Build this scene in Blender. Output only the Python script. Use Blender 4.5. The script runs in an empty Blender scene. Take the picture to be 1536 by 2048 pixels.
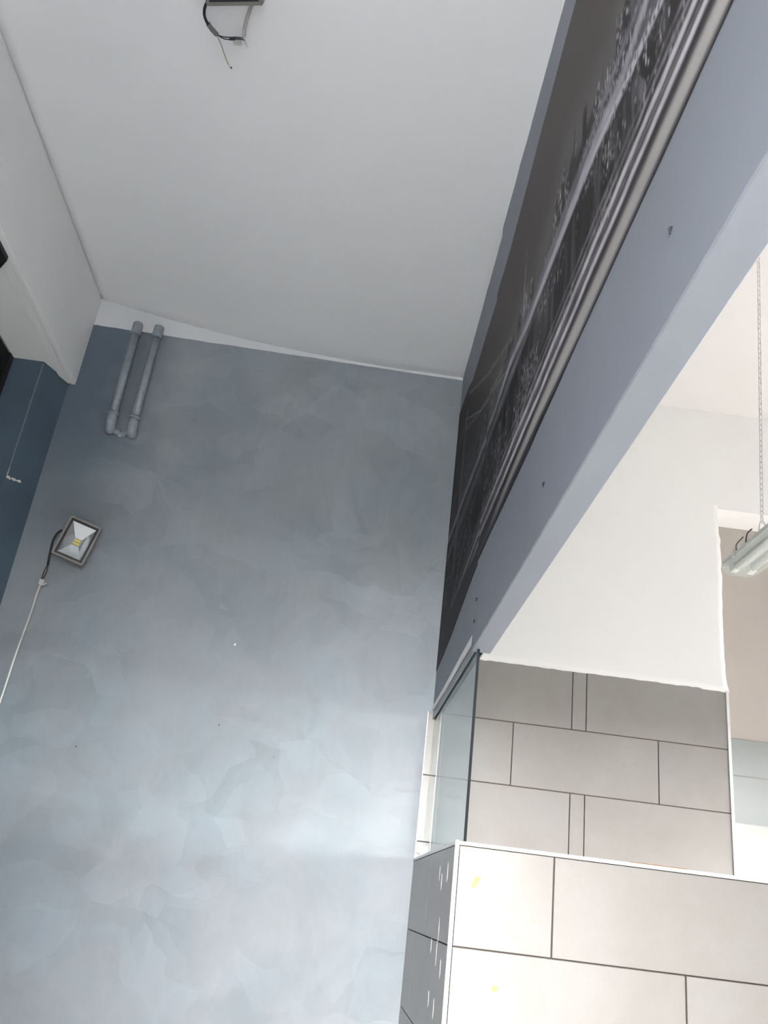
import bpy, bmesh, math, random
import numpy as np
from mathutils import Vector, Matrix

random.seed(7)
rng = np.random.default_rng(11)
scene = bpy.context.scene
COL = scene.collection

# ------------------------------------------------------------------ camera
cam_data = bpy.data.cameras.new('camera')
cam = bpy.data.objects.new('camera', cam_data)
COL.objects.link(cam)
right = Vector((0.99163818, -0.06060197, 0.11393475))
down = Vector((0.12872925, 0.40237901, -0.90637736))
fwd = Vector((0.00908330, 0.91346512, 0.40681563))
m = Matrix.Identity(4)
for i in range(3):
    m[i][0], m[i][1], m[i][2] = right[i], -down[i], -fwd[i]
m.translation = Vector((0.0, -4.27, 1.15))
cam.matrix_world = m
cam_data.sensor_fit = 'VERTICAL'
cam_data.sensor_height = 36.0
cam_data.sensor_width = 27.0
cam_data.lens = 1739.54 / 2048 * 36.0
cam_data.clip_start = 0.02
scene.camera = cam

# ------------------------------------------------------------------ world, daylight, exposure
world = bpy.data.worlds.new('world')
scene.world = world
world.use_nodes = True
world.node_tree.nodes['Background'].inputs[0].default_value = (1.0, 0.992, 0.985, 1)   # even overcast sky
world.node_tree.nodes['Background'].inputs[1].default_value = 111.0

# unseen shop front opening behind the camera, sized for the light: x0, x1, z0, z1
OPEN_MAIN = (-0.72, 0.38, 0.0, 2.6)
OPEN_KITCHEN = (-2.60, -0.15, 1.10, 1.97)      # unseen kitchen side window, added for its light: y0, y1, z0, z1
YR = -6.3          # wall behind the camera
XR = 4.6           # kitchen side wall
def portal(name, loc, rot, sx, sy):
    """light portal in an opening, so that the sky outside is sampled through it"""
    d = bpy.data.lights.new(name, 'AREA')
    d.shape = 'RECTANGLE'; d.size = sx; d.size_y = sy
    d.cycles.is_portal = True
    o = bpy.data.objects.new(name, d); COL.objects.link(o)
    o.location = loc; o.rotation_euler = rot
    return o
x0, x1, z0, z1 = OPEN_MAIN
portal('portal_main', ((x0 + x1) / 2, YR - .1, (z0 + z1) / 2), (math.radians(90), 0, 0), x1 - x0, z1 - z0)
y0, y1, z0, z1 = OPEN_KITCHEN
portal('portal_kitchen', (XR + .1, (y0 + y1) / 2, (z0 + z1) / 2), (math.radians(90), 0, math.radians(90)), y1 - y0, z1 - z0)
scene.view_settings.view_transform = 'Standard'
scene.view_settings.look = 'None'
scene.view_settings.exposure = 0.12
scene.view_settings.gamma = 1.0
scene.view_settings.use_curve_mapping = False

# ------------------------------------------------------------------ helpers
def tag(o, label=None, cat=None, group=None, kind=None):
    if label: o['label'] = label
    if cat: o['category'] = cat
    if group: o['group'] = group
    if kind: o['kind'] = kind
    return o

def empty(name, loc=(0, 0, 0), rot=None):
    o = bpy.data.objects.new(name, None); COL.objects.link(o)
    o.empty_display_size = 0.05
    o.location = loc
    if rot is not None: o.rotation_euler = rot
    return o

def obj(name, bm, mat, parent=None, smooth=False):
    me = bpy.data.meshes.new(name)
    bmesh.ops.recalc_face_normals(bm, faces=bm.faces[:])
    if smooth:
        for f in bm.faces: f.smooth = True
    bm.to_mesh(me); bm.free()
    return link(name, me, mat, parent)

def link(name, me, mat, parent=None):
    o = bpy.data.objects.new(name, me); COL.objects.link(o)
    if mat and not me.materials: me.materials.append(mat)
    if parent: o.parent = parent
    return o

def box(bm, x0, x1, y0, y1, z0, z1, bevel=0.0, seg=1):
    r = bmesh.ops.create_cube(bm, size=1.0)
    vs = r['verts']
    for v in vs:
        v.co = Vector((x0 + (v.co.x + .5) * (x1 - x0), y0 + (v.co.y + .5) * (y1 - y0), z0 + (v.co.z + .5) * (z1 - z0)))
    if bevel > 0:
        es = list({e for v in vs for e in v.link_edges})
        bmesh.ops.bevel(bm, geom=es, offset=bevel, segments=seg, affect='EDGES', profile=0.5)
    return bm

def bx(*a, **k):
    return box(bmesh.new(), *a, **k)

def prism(bm, pts, z0, z1):
    lo = [bm.verts.new((p[0], p[1], z0)) for p in pts]
    hi = [bm.verts.new((p[0], p[1], z1)) for p in pts]
    n = len(pts)
    bm.faces.new(lo); bm.faces.new(hi)
    for i in range(n):
        bm.faces.new((lo[i], lo[(i + 1) % n], hi[(i + 1) % n], hi[i]))
    return bm

def smooth_path(pts, n=8):
    P = [Vector(p) for p in pts]
    if len(P) < 3: return P
    out = []
    for i in range(len(P) - 1):
        p0 = P[max(i - 1, 0)]; p1 = P[i]; p2 = P[i + 1]; p3 = P[min(i + 2, len(P) - 1)]
        for k in range(n):
            t = k / n
            out.append(0.5 * ((2 * p1) + (p2 - p0) * t + (2 * p0 - 5 * p1 + 4 * p2 - p3) * t * t + (3 * p1 - p0 - 3 * p2 + p3) * t ** 3))
    out.append(P[-1])
    return out

def tube(bm, pts, r, seg=10, closed=False):
    """sweep a circle along points; r is a number or one per point"""
    P = [Vector(p) for p in pts]
    n = len(P)
    rings = []
    nrm = None
    for i in range(n):
        if closed:
            t = (P[(i + 1) % n] - P[i - 1]).normalized()
        else:
            t = (P[min(i + 1, n - 1)] - P[max(i - 1, 0)]).normalized()
        if nrm is None:
            a = Vector((0, 0, 1)) if abs(t.z) < 0.9 else Vector((1, 0, 0))
            nrm = t.cross(a).normalized()
        else:
            nrm = (nrm - t * nrm.dot(t)).normalized()
        b = t.cross(nrm)
        rr = r[i] if isinstance(r, (list, tuple)) else r
        rings.append([bm.verts.new(P[i] + (nrm * math.cos(2 * math.pi * k / seg) + b * math.sin(2 * math.pi * k / seg)) * rr) for k in range(seg)])
    for i in range(n if closed else n - 1):
        A, B = rings[i], rings[(i + 1) % n]
        for k in range(seg):
            bm.faces.new((A[k], A[(k + 1) % seg], B[(k + 1) % seg], B[k]))
    if not closed:
        bm.faces.new(rings[0]); bm.faces.new(list(reversed(rings[-1])))
    return bm

# ------------------------------------------------------------------ materials
class N:
    def __init__(self, name, rough=0.6, spec=0.35):
        self.m = bpy.data.materials.new(name); self.m.use_nodes = True
        self.t = self.m.node_tree
        self.b = self.t.nodes['Principled BSDF']
        self.b.inputs['Roughness'].default_value = rough
        self.b.inputs['Specular IOR Level'].default_value = spec
        tc = self.t.nodes.new('ShaderNodeTexCoord')
        self.co = tc.outputs['Object']
    def new(self, typ, **kw):
        n = self.t.nodes.new(typ)
        for k, v in kw.items():
            if hasattr(n, k): setattr(n, k, v)
        return n
    def lk(self, a, b): self.t.links.new(a, b)
    def mapping(self, scale=(1, 1, 1), loc=(0, 0, 0), rot=(0, 0, 0), src=None):
        n = self.new('ShaderNodeMapping')
        n.inputs['Scale'].default_value = scale; n.inputs['Location'].default_value = loc; n.inputs['Rotation'].default_value = rot
        self.lk(src or self.co, n.inputs['Vector'])
        return n.outputs[0]
    def noise(self, scale, detail=3, rough=0.5, dist=0.0, src=None):
        n = self.new('ShaderNodeTexNoise')
        n.inputs['Scale'].default_value = scale; n.inputs['Detail'].default_value = detail
        n.inputs['Roughness'].default_value = rough; n.inputs['Distortion'].default_value = dist
        self.lk(src or self.co, n.inputs['Vector'])
        return n.outputs['Fac']
    def ramp(self, fac, stops, interp='LINEAR'):
        n = self.new('ShaderNodeValToRGB')
        n.color_ramp.interpolation = interp
        e = n.color_ramp.elements
        while len(e) > 1: e.remove(e[-1])
        e[0].position = stops[0][0]; e[0].color = (*stops[0][1], 1)
        for p, c in stops[1:]:
            x = e.new(p); x.color = (*c, 1)
        self.lk(fac, n.inputs[0])
        return n.outputs[0]
    def mix(self, fac, a, b, blend='MIX'):
        n = self.new('ShaderNodeMix'); n.data_type = 'RGBA'; n.blend_type = blend
        for s, v in ((n.inputs[0], fac), (n.inputs[6], a), (n.inputs[7], b)):
            if hasattr(v, 'links'): self.lk(v, s)
            elif isinstance(v, (int, float)): s.default_value = v
            else: s.default_value = (*v, 1)
        return n.outputs[2]
    def math(self, op, a, b=0.0, c=0.0, clamp=False):
        n = self.new('ShaderNodeMath'); n.operation = op; n.use_clamp = clamp
        for s, v in zip(n.inputs, (a, b, c)):
            if hasattr(v, 'links'): self.lk(v, s)
            else: s.default_value = v
        return n.outputs[0]
    def sep(self, src=None):
        n = self.new('ShaderNodeSeparateXYZ'); self.lk(src or self.co, n.inputs[0]); return n.outputs
    def color(self, c):
        s = self.b.inputs['Base Color']
        if hasattr(c, 'links'): self.lk(c, s)
        else: s.default_value = (*c, 1)
        return self
    def bump(self, fac, strength=0.2, dist=0.01):
        n = self.new('ShaderNodeBump'); n.inputs['Strength'].default_value = strength; n.inputs['Distance'].default_value = dist
        self.lk(fac, n.inputs['Height']); self.lk(n.outputs[0], self.b.inputs['Normal'])
        return self
    def rough(self, fac):
        self.lk(fac, self.b.inputs['Roughness']); return self

def plain(name, c, rough=0.6, spec=0.35, metal=0.0, var=0.06, scale=30):
    n = N(name, rough, spec)
    f = n.noise(scale, 4, 0.6)
    lo = tuple(v * (1 - var) for v in c); hi = tuple(min(1, v * (1 + var)) for v in c)
    n.color(n.ramp(f, [(0.3, lo), (0.7, hi)]))
    n.b.inputs['Metallic'].default_value = metal
    return n.m

WHITE = (0.88, 0.89, 0.905)
BLUE = (0.244, 0.272, 0.297)

def white_paint(name, c=WHITE):
    n = N(name, 0.75, 0.25)
    f = n.noise(2.0, 4, 0.55)
    n.color(n.ramp(f, [(0.3, tuple(v * 0.97 for v in c)), (0.7, c)]))
    n.bump(n.noise(60, 4, 0.6), 0.08, 0.004)
    return n.m

def blue_trowel():
    """troweled blue-grey paint, white strip of ceiling paint above a hand-cut line"""
    n = N('blue_trowel_paint', 0.42, 0.4)
    # trowel patches: distorted cells
    wob = n.new('ShaderNodeTexNoise'); wob.inputs['Scale'].default_value = 2.2; wob.inputs['Detail'].default_value = 2
    n.lk(n.co, wob.inputs['Vector'])
    add = n.new('ShaderNodeVectorMath', operation='MULTIPLY_ADD')
    n.lk(wob.outputs['Color'], add.inputs[0]); add.inputs[1].default_value = (0.45, 0.0, 0.45); n.lk(n.co, add.inputs[2])
    def cells(scale, loc):
        v = n.new('ShaderNodeTexVoronoi'); v.inputs['Scale'].default_value = scale
        v.inputs['Randomness'].default_value = 1.0
        n.lk(n.mapping((1.0, 0.0, 1.35), loc, (0, 0.5, 0), add.outputs[0]), v.inputs['Vector'])
        return v.outputs['Color']
    ca = n.sep(cells(3.6, (0, 0, 0)))[0]
    cb = n.sep(cells(6.5, (3.1, 0, 1.7)))[1]
    mask = n.ramp(n.noise(1.3, 2, 0.5), [(0.42, (0, 0, 0)), (0.60, (1, 1, 1))])
    patches = n.math('ADD', n.math('MULTIPLY', n.math('SUBTRACT', ca, 0.5), 0.18), n.math('MULTIPLY', n.math('SUBTRACT', cb, 0.5), 0.11))
    patches = n.math('MULTIPLY', patches, n.math('MULTIPLY_ADD', mask, 0.8, 0.2))
    cloud = n.math('MULTIPLY', n.math('SUBTRACT', n.noise(1.6, 5, 0.62, 0.8), 0.5), 0.50)
    brush = n.math('MULTIPLY', n.math('SUBTRACT', n.noise(9, 6, 0.7, 1.5, n.mapping((1, 1, 0.45), rot=(0, 0.7, 0))), 0.5), 0.16)
    val = n.math('ADD', n.math('ADD', patches, cloud), n.math('ADD', brush, 1.0))
    hue = n.mix(n.ramp(n.noise(2.7, 3), [(0.4, (0, 0, 0)), (0.6, (1, 1, 1))]), (BLUE[0] * 1.03, BLUE[1], BLUE[2] * 0.985), (BLUE[0] * 0.975, BLUE[1] * 1.003, BLUE[2] * 1.01))
    comb = n.new('ShaderNodeCombineColor')
    for i in range(3): n.lk(val, comb.inputs[i])
    blue = n.mix(1.0, hue, comb.outputs[0], 'MULTIPLY')
    # fine dark scuffs
    sc = n.noise(26, 8, 0.75, 2.0, n.mapping((1, 1, 0.5), rot=(0, 0.3, 0)))
    scm = n.noise(2.4, 2, 0.5, 0, n.mapping(loc=(4.2, 0, 7.7)))
    scuff = n.math('MULTIPLY', n.ramp(sc, [(0.62, (0, 0, 0)), (0.74, (1, 1, 1))]), n.ramp(scm, [(0.56, (0, 0, 0)), (0.68, (1, 1, 1))]))
    blue = n.mix(n.math('MULTIPLY', scuff, 0.35), blue, (0.16, 0.18, 0.20))
    x, y, z = n.sep()
    # navy tone blended in beside the pipes and towards the upper left
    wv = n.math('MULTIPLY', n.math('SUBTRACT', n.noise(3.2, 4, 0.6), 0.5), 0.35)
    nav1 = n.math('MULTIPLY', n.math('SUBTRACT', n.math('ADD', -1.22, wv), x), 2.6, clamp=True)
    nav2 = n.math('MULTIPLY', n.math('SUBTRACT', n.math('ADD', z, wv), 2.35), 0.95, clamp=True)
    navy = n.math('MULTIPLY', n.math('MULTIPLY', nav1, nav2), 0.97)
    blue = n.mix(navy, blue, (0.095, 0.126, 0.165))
    edge = n.math('MULTIPLY_ADD', x, -0.024, 3.951)
    edge = n.math('MULTIPLY_ADD', n.math('SUBTRACT', n.noise(5, 4, 0.6, 0, n.mapping((1, 0, 0))), 0.5), 0.016, edge)
    fac = n.math('MULTIPLY', n.math('SUBTRACT', z, edge), 900, clamp=True)
    n.color(n.mix(fac, blue, (0.70, 0.715, 0.735)))
    n.rough(n.math('MULTIPLY_ADD', n.noise(3.0, 3), 0.25, 0.36))
    n.bump(n.noise(14, 6, 0.65, 0.6), 0.12, 0.006)
    return n.m

def blue_partition():
    n = N('blue_smooth_paint', 0.55, 0.35)
    f = n.noise(1.8, 4, 0.55)
    c = (0.208, 0.226, 0.260)
    blue = n.ramp(f, [(0.3, tuple(v * 0.94 for v in c)), (0.7, tuple(v * 1.05 for v in c))])
    x, y, z = n.sep()
    edge = n.math('MULTIPLY_ADD', y, 0.036, 3.956)
    edge = n.math('MULTIPLY_ADD', n.math('SUBTRACT', n.noise(4, 4, 0.6, 0, n.mapping((0, 1, 0))), 0.5), 0.05, edge)
    fac = n.math('MULTIPLY', n.math('SUBTRACT', z, edge), 700, clamp=True)
    n.color(n.mix(fac, blue, WHITE))
    n.bump(n.noise(50, 4, 0.6), 0.06, 0.004)
    return n.m

def kitchen_white():
    n = N('kitchen_white_plaster', 0.7, 0.25)
    x, y, z = n.sep()
    f = n.noise(2.2, 5, 0.6)
    base = n.ramp(f, [(0.3, (0.885, 0.875, 0.855)), (0.7, (0.91, 0.905, 0.885))])
    up = n.math('MULTIPLY', n.math('SUBTRACT', z, 3.95), 60, clamp=True)
    n.color(n.mix(up, base, (0.86, 0.85, 0.83)))
    n.bump(n.noise(24, 5, 0.6), 0.08, 0.006)
    return n.m

def tile_mat():
    n = N('grey_stone_tile', 0.34, 0.45)
    oi = n.new('ShaderNodeObjectInfo')
    off = n.new('ShaderNodeCombineXYZ')
    n.lk(n.math('MULTIPLY', oi.outputs['Random'], 40), off.inputs[0]); n.lk(n.math('MULTIPLY', oi.outputs['Random'], 23), off.inputs[2])
    va = n.new('ShaderNodeVectorMath', operation='ADD'); n.lk(n.co, va.inputs[0]); n.lk(off.outputs[0], va.inputs[1])
    src = va.outputs[0]
    f = n.noise(3.0, 6, 0.65, 0.4, src)
    base = n.ramp(f, [(0.3, (0.242, 0.227, 0.213)), (0.5, (0.259, 0.245, 0.231)), (0.72, (0.279, 0.268, 0.257))])
    g = n.noise(90, 3, 0.7, 0, src)
    base = n.mix(n.math('MULTIPLY', n.ramp(g, [(0.45, (0, 0, 0)), (0.7, (1, 1, 1))]), 0.12), base, (0.21, 0.195, 0.18))
    fl = n.noise(55, 5, 0.75, 1.2, src)
    flm = n.noise(4, 3, 0.6, 0, src)
    flake = n.math('MULTIPLY', n.ramp(fl, [(0.63, (0, 0, 0)), (0.72, (1, 1, 1))]), n.ramp(flm, [(0.48, (0, 0, 0)), (0.62, (1, 1, 1))]))
    n.color(n.mix(n.math('MULTIPLY', flake, 0.5), base, (0.40, 0.395, 0.385)))
    n.bump(f, 0.05, 0.004)
    return n.m

M_WHITE = white_paint('white_ceiling_paint')
M_BEAM = white_paint('white_beam_paint', (0.87, 0.875, 0.875))
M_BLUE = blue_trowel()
M_PART = blue_partition()
M_KITCHEN = kitchen_white()
M_TILE = tile_mat()
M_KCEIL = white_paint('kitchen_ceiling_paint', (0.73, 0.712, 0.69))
M_GROUT = plain('dark_grout', (0.10, 0.085, 0.075), 0.9, 0.1)
M_TRIM = plain('white_trim_plastic', (0.78, 0.775, 0.76), 0.35, 0.45, var=0.03)
M_RAW = plain('raw_plaster', (0.70, 0.66, 0.62), 0.9, 0.1, var=0.15)
M_LEFT = plain('dark_blue_wall_paint', (0.068, 0.100, 0.136), 0.6, 0.3, var=0.10, scale=3)
M_FLOOR = plain('floor_tile', (0.72, 0.70, 0.67), 0.5, 0.4, scale=4)
M_STREET = plain('street_asphalt', (0.11, 0.11, 0.11), 0.9, 0.1, scale=2)
M_BLACK = plain('black_plastic', (0.012, 0.012, 0.013), 0.5, 0.4)
M_BLACKGLASS = plain('black_shutter', (0.006, 0.006, 0.007), 0.6, 0.2)
M_PIPE = plain('painted_pipe', (0.25, 0.285, 0.325), 0.38, 0.5, var=0.12, scale=40)
M_CASING = plain('grey_cast_metal', (0.17, 0.165, 0.15), 0.45, 0.5, 0.3, 0.15, 60)
M_REFLECT = plain('bright_reflector', (0.80, 0.81, 0.82), 0.09, 0.5, 0.95, 0.03)
M_LED = plain('yellow_phosphor', (0.75, 0.60, 0.02), 0.4, 0.4)
M_CABLE_W = plain('white_cable', (0.62, 0.60, 0.57), 0.5, 0.4)
M_CABLE_G = plain('grey_cable', (0.40, 0.385, 0.36), 0.55, 0.4)
M_CABLE_Y = plain('yellow_green_wire', (0.26, 0.23, 0.12), 0.5, 0.4)
M_SLEEVE = plain('dark_sleeve', (0.14, 0.13, 0.14), 0.6, 0.3, var=0.3, scale=200)
M_CLEAR = plain('clear_terminal', (0.52, 0.52, 0.50), 0.3, 0.5)
M_STEEL = plain('galvanised_steel', (0.62, 0.61, 0.59), 0.35, 0.5, 0.7)
M_DARKSTEEL = plain('dark_steel', (0.10, 0.09, 0.085), 0.45, 0.5, 0.4)
M_TRACK = plain('anodised_track', (0.22, 0.26, 0.28), 0.35, 0.5, 0.5)
M_SEAL = plain('black_seal', (0.018, 0.022, 0.024), 0.8, 0.1)
M_YELLOW = plain('yellow_tape', (0.86, 0.74, 0.10), 0.5, 0.4)
M_PUTTY = plain('white_putty', (0.46, 0.46, 0.455), 0.8, 0.2)
M_NICHE = plain('niche_paint', (0.40, 0.365, 0.335), 0.75, 0.2, var=0.03, scale=3)
M_NICHE_TILE = plain('pale_blue_tile', (0.25, 0.262, 0.26), 0.35, 0.45, var=0.02, scale=3)
M_NICHE_LOW = plain('pale_niche_panel', (0.31, 0.305, 0.292), 0.6, 0.3, var=0.02, scale=3)
M_TUBE = plain('white_tube_glass', (0.86, 0.87, 0.86), 0.25, 0.5, var=0.01)
M_TRAY = plain('lamp_tray', (0.74, 0.75, 0.73), 0.4, 0.4, var=0.02)
M_LAMPBODY = plain('lamp_grey_body', (0.56, 0.57, 0.545), 0.5, 0.4, var=0.02)
M_RUST = plain('rust_stain', (0.30, 0.15, 0.06), 0.9, 0.1, var=0.3, scale=120)

def glass(name, tint):
    """thin clear sheet: transparent with a Fresnel mirror surface"""
    n = N(name, 0.02, 0.5)
    tr = n.new('ShaderNodeBsdfTransparent'); tr.inputs[0].default_value = (*tint, 1)
    gl = n.new('ShaderNodeBsdfGlossy'); gl.inputs['Roughness'].default_value = 0.015
    fr = n.new('ShaderNodeFresnel'); ge = n.new('ShaderNodeNewGeometry')
    n.lk(n.math('MULTIPLY_ADD', ge.outputs['Backfacing'], 1 / 1.5 - 1.5, 1.5), fr.inputs['IOR'])
    mx = n.new('ShaderNodeMixShader')
    n.lk(fr.outputs[0], mx.inputs[0]); n.lk(tr.outputs[0], mx.inputs[1]); n.lk(gl.outputs[0], mx.inputs[2])
    n.lk(mx.outputs[0], n.t.nodes['Material Output'].inputs['Surface'])
    return n.m
M_GLASS = glass('clear_float_glass', (0.93, 0.98, 0.97))
M_LENS = glass('lamp_front_glass', (0.97, 0.98, 0.98))

def diffuser_mat():
    n = N('clear_ribbed_cover', 0.25, 0.5)
    n.color((0.80, 0.82, 0.80))
    tr = n.new('ShaderNodeBsdfTransparent'); tr.inputs[0].default_value = (0.93, 0.95, 0.93, 1)
    mx = n.new('ShaderNodeMixShader'); mx.inputs[0].default_value = 0.24
    out = n.t.nodes['Material Output']
    n.lk(tr.outputs[0], mx.inputs[1]); n.lk(n.b.outputs[0], mx.inputs[2]); n.lk(mx.outputs[0], out.inputs['Surface'])
    return n.m
M_COVER = diffuser_mat()

# ================================================================== STRUCTURE
ZC = 4.18          # ceiling
XP = 0.395         # face of the mural partition

floor = tag(obj('floor', bx(-2.3, XR + .2, YR - .2, 0.6, -0.12, 0), M_FLOOR), 'grey tiled floor of the room', 'floor', kind='structure')
ZK = 3.95          # kitchen ceiling
def ceil_z(x, y):
    """the main ceiling sags from the beam towards the mural partition"""
    t = min(1.0, max(0.0, (x + 1.76) / 2.155))
    edge = 3.962 + .036 * max(y, -3.2)
    return ZC - (ZC - edge) * (1 - (1 - t) ** 2.2)
bm = bmesh.new()
NXC, NYC = 36, 36
gx = [-1.775 + 2.205 * i / NXC for i in range(NXC + 1)]; gy = [YR - .2 + 6.6 * j / NYC for j in range(NYC + 1)]
G = [[bm.verts.new((x, y, ceil_z(x, y))) for x in gx] for y in gy]
Hh = [[bm.verts.new((x, y, ZC + .15)) for x in (gx[0], gx[-1])] for y in (gy[0], gy[-1])]
for j in range(NYC):
    for i in range(NXC):
        f = bm.faces.new((G[j][i], G[j][i + 1], G[j + 1][i + 1], G[j + 1][i])); f.smooth = True
bm.faces.new((Hh[0][0], Hh[0][1], Hh[1][1], Hh[1][0]))
bm.faces.new([Hh[0][0]] + G[0][:] + [Hh[0][1]]); bm.faces.new([Hh[1][0]] + G[-1][:] + [Hh[1][1]])
bm.faces.new([Hh[0][0]] + [r[0] for r in G] + [Hh[1][0]]); bm.faces.new([Hh[0][1]] + [r[-1] for r in G] + [Hh[1][1]])
ceiling = tag(obj('ceiling', bm, M_WHITE), 'white painted ceiling sagging towards the mural wall', 'ceiling', kind='structure')
tag(obj('ceiling', bx(.430, XR + .2, YR - .2, .34, ZK, ZC + .15), M_KCEIL), 'flat white kitchen ceiling above the hanging lamp', 'ceiling', kind='structure')
tag(obj('ceiling', bx(-2.3, -1.775, YR - .2, .3, ZC, ZC + .15), M_WHITE), 'ceiling strip hidden above the white beam', 'ceiling', kind='structure')

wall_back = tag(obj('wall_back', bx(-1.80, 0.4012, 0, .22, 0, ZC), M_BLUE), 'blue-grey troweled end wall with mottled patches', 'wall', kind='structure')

# kitchen end wall: pier with white plaster, lintel over the niche, niche back
bm = bmesh.new()
box(bm, .4014, 1.868, 0, .22, 0, ZC)
box(bm, 1.868, 3.2, 0, .22, 3.33, ZC)
box(bm, 3.2, XR, 0, .22, 0, ZC)
wall_kitchen = tag(obj('wall_kitchen', bm, M_KITCHEN), 'white plastered kitchen end wall above grey tiles', 'wall', kind='structure')

# niche to the right of the pier
bm = bmesh.new()
box(bm, 1.868, 3.2, .22, .34, 0, ZC)
wall_niche = tag(obj('wall_niche', bm, M_NICHE), 'beige back wall of the recess beside the tiled pier', 'wall', kind='structure')
for z0, z1 in ((1.943, 2.128), (1.708, 1.939)):
    for k in range(2):
        obj('tile', bx(1.87 + .66 * k, 2.526 + .66 * k, .212, .22, z0, z1, bevel=.002), M_NICHE_TILE, wall_niche)
tag(obj('lower_panel', bx(1.87, 3.19, .17, .22, 0.3, 1.705), M_NICHE_LOW, wall_niche), 'pale panel under the blue-grey tile band')
obj('corner_trim', bx(1.862, 1.876, -.014, .10, 1.30, 2.312), M_TRIM, wall_kitchen)

# mural partition: thin wall hanging over the serving opening, end piece set back
bm = bmesh.new()
box(bm, XP, .464, YR, -1.290, 1.986, ZC, bevel=.003)
wall_right = tag(obj('wall_right', bm, M_PART), 'blue-grey partition wall with lit underside hanging over the serving opening', 'wall', kind='structure')
obj('set_back_panel', bx(.4015, .464, -1.290, 0, 2.047, ZC), M_PART, wall_right)
# other end of the partition: unseen post, lengthened to hold daylight off the counter tiles
wall_post = tag(obj('wall_post', bx(XP, .464, YR, -4.4, 0, 1.986), M_PART), 'unseen end of the partition behind the camera, lengthened to block daylight', 'wall', kind='structure')

# left side: wide white beam over a dark opening, splayed blue wall end
bm = bmesh.new()
box(bm, -2.056, -1.76, YR, 0, 3.592, ZC, bevel=.006, seg=2)
beam = tag(obj('ceiling_beam', bm, M_BEAM), 'wide white painted beam under the ceiling along the left', 'beam', kind='structure')
obj('edge_board', bx(-1.786, -1.762, YR, -.004, 3.578, 3.5925, bevel=.002), M_BEAM, beam)
obj('edge_board', bx(-1.838, -1.790, YR, -.004, 3.582, 3.5925, bevel=.002), M_BEAM, beam)
obj('shadow_gap', bx(-1.7905, -1.7855, YR, -.03, 3.585, 3.5925), M_GROUT, beam)
bm = bmesh.new()
prism(bm, [(-1.80, 0), (-1.80, .22), (-2.3, .22), (-2.3, -.192), (-1.886, -.187)], 0, 3.592)
wall_left = tag(obj('wall_left', bm, M_LEFT), 'dark blue splayed wall end under the white beam', 'wall', kind='structure')
bm = bmesh.new(); box(bm, -2.3, -2.06, -1.3, -.192, 0, 2.0); box(bm, -2.3, -2.06, YR, -1.3, 0, 3.592); box(bm, -2.3, -2.056, YR, .22, 3.592, ZC)
tag(obj('wall_left', bm, M_PART), 'blue wall around the dark shuttered window', 'wall', kind='structure')
win = tag(empty('window_1', (-2.1, -.75, 2.0)), 'black shuttered window behind the white beam', 'window', kind='structure')
def child_at(o, parent):
    o.parent = parent; o.matrix_parent_inverse = Matrix.Translation(parent.location).inverted(); return o
child_at(obj('shutter', bx(-2.14, -2.061, -1.3, -.192, 2.0, 3.592), M_BLACKGLASS), win)
child_at(obj('window_frame', bx(-2.061, -2.048, -.235, -.194, 2.0, 3.590), M_BLACK), win)
child_at(obj('window_frame', bx(-2.061, -2.048, -1.298, -1.25, 2.0, 3.590), M_BLACK), win)

# walls behind and beside the camera, with the two daylight openings
bm = bmesh.new()
(a0, a1, a2, a3), (k0, k1, k2, k3) = OPEN_MAIN, OPEN_KITCHEN
for x0, x1, z0, z1 in ((-2.3, a0, 0, ZC), (a0, a1, a3, ZC), (a1, XR + .2, 0, ZC)):
    box(bm, x0, x1, YR - .2, YR, z0, z1)
tag(obj('wall_front', bm, M_WHITE), 'white shop front wall behind the camera', 'wall', kind='structure')
bm = bmesh.new()
for y0, y1, z0, z1 in ((YR, k0, 0, ZC), (k0, k1, 0, k2), (k0, k1, k3, ZC), (k1, .34, 0, ZC)):
    box(bm, XR, XR + .2, y0, y1, z0, z1)
tag(obj('wall_kitchen_side', bm, M_KITCHEN), 'white side wall of the kitchen with an added, unseen window', 'wall', kind='structure')
tag(obj('wall_light_blocker', bx(-2.06, -.36, -4.8, -4.62, 0, 2.7), M_WHITE), 'added unseen wall behind the camera that shades the left side', 'wall', kind='structure')  # unseen block added behind the camera to shade the left of the end wall
tag(obj('street_ground', bx(-40, 40, -60, 40, -.3, -.13), M_STREET), 'grey street outside the shop front', 'ground', kind='structure')

# ---- kitchen wall tiles (grout bed behind them) and ragged plaster edge above
bm = bx(.4040, 1.866, -.006, 0, 1.128, 2.3115); box(bm, .3775, .4040, -.006, 0, 1.128, 2.020)
obj('grout_bed', bm, M_GROUT, wall_kitchen)
J = 0.0026
def tile_box(name, x0, x1, y0, y1, z0, z1, parent):
    return obj(name, bx(x0, x1, y0, y1, z0, z1, bevel=.0012), M_TILE, parent)
rows = [((2.021, 2.312), (.4035, 1.0855, 1.1565, 1.8665)), ((1.7215, 2.021), (.3765, .799, 1.5145, 1.8665)),
        ((1.424, 1.7215), (.3765, 1.0855, 1.1565, 1.8665)), ((1.128, 1.424), (.3765, .799, 1.5145, 1.8665))]
for (z0, z1), xs in rows:
    for a, b in zip(xs, xs[1:]):
        tile_box('tile', a + J * (a > .4), b - J, -.010, -.0005, z0 + J, z1 - J * (z1 < 2.3), wall_kitchen)
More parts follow.
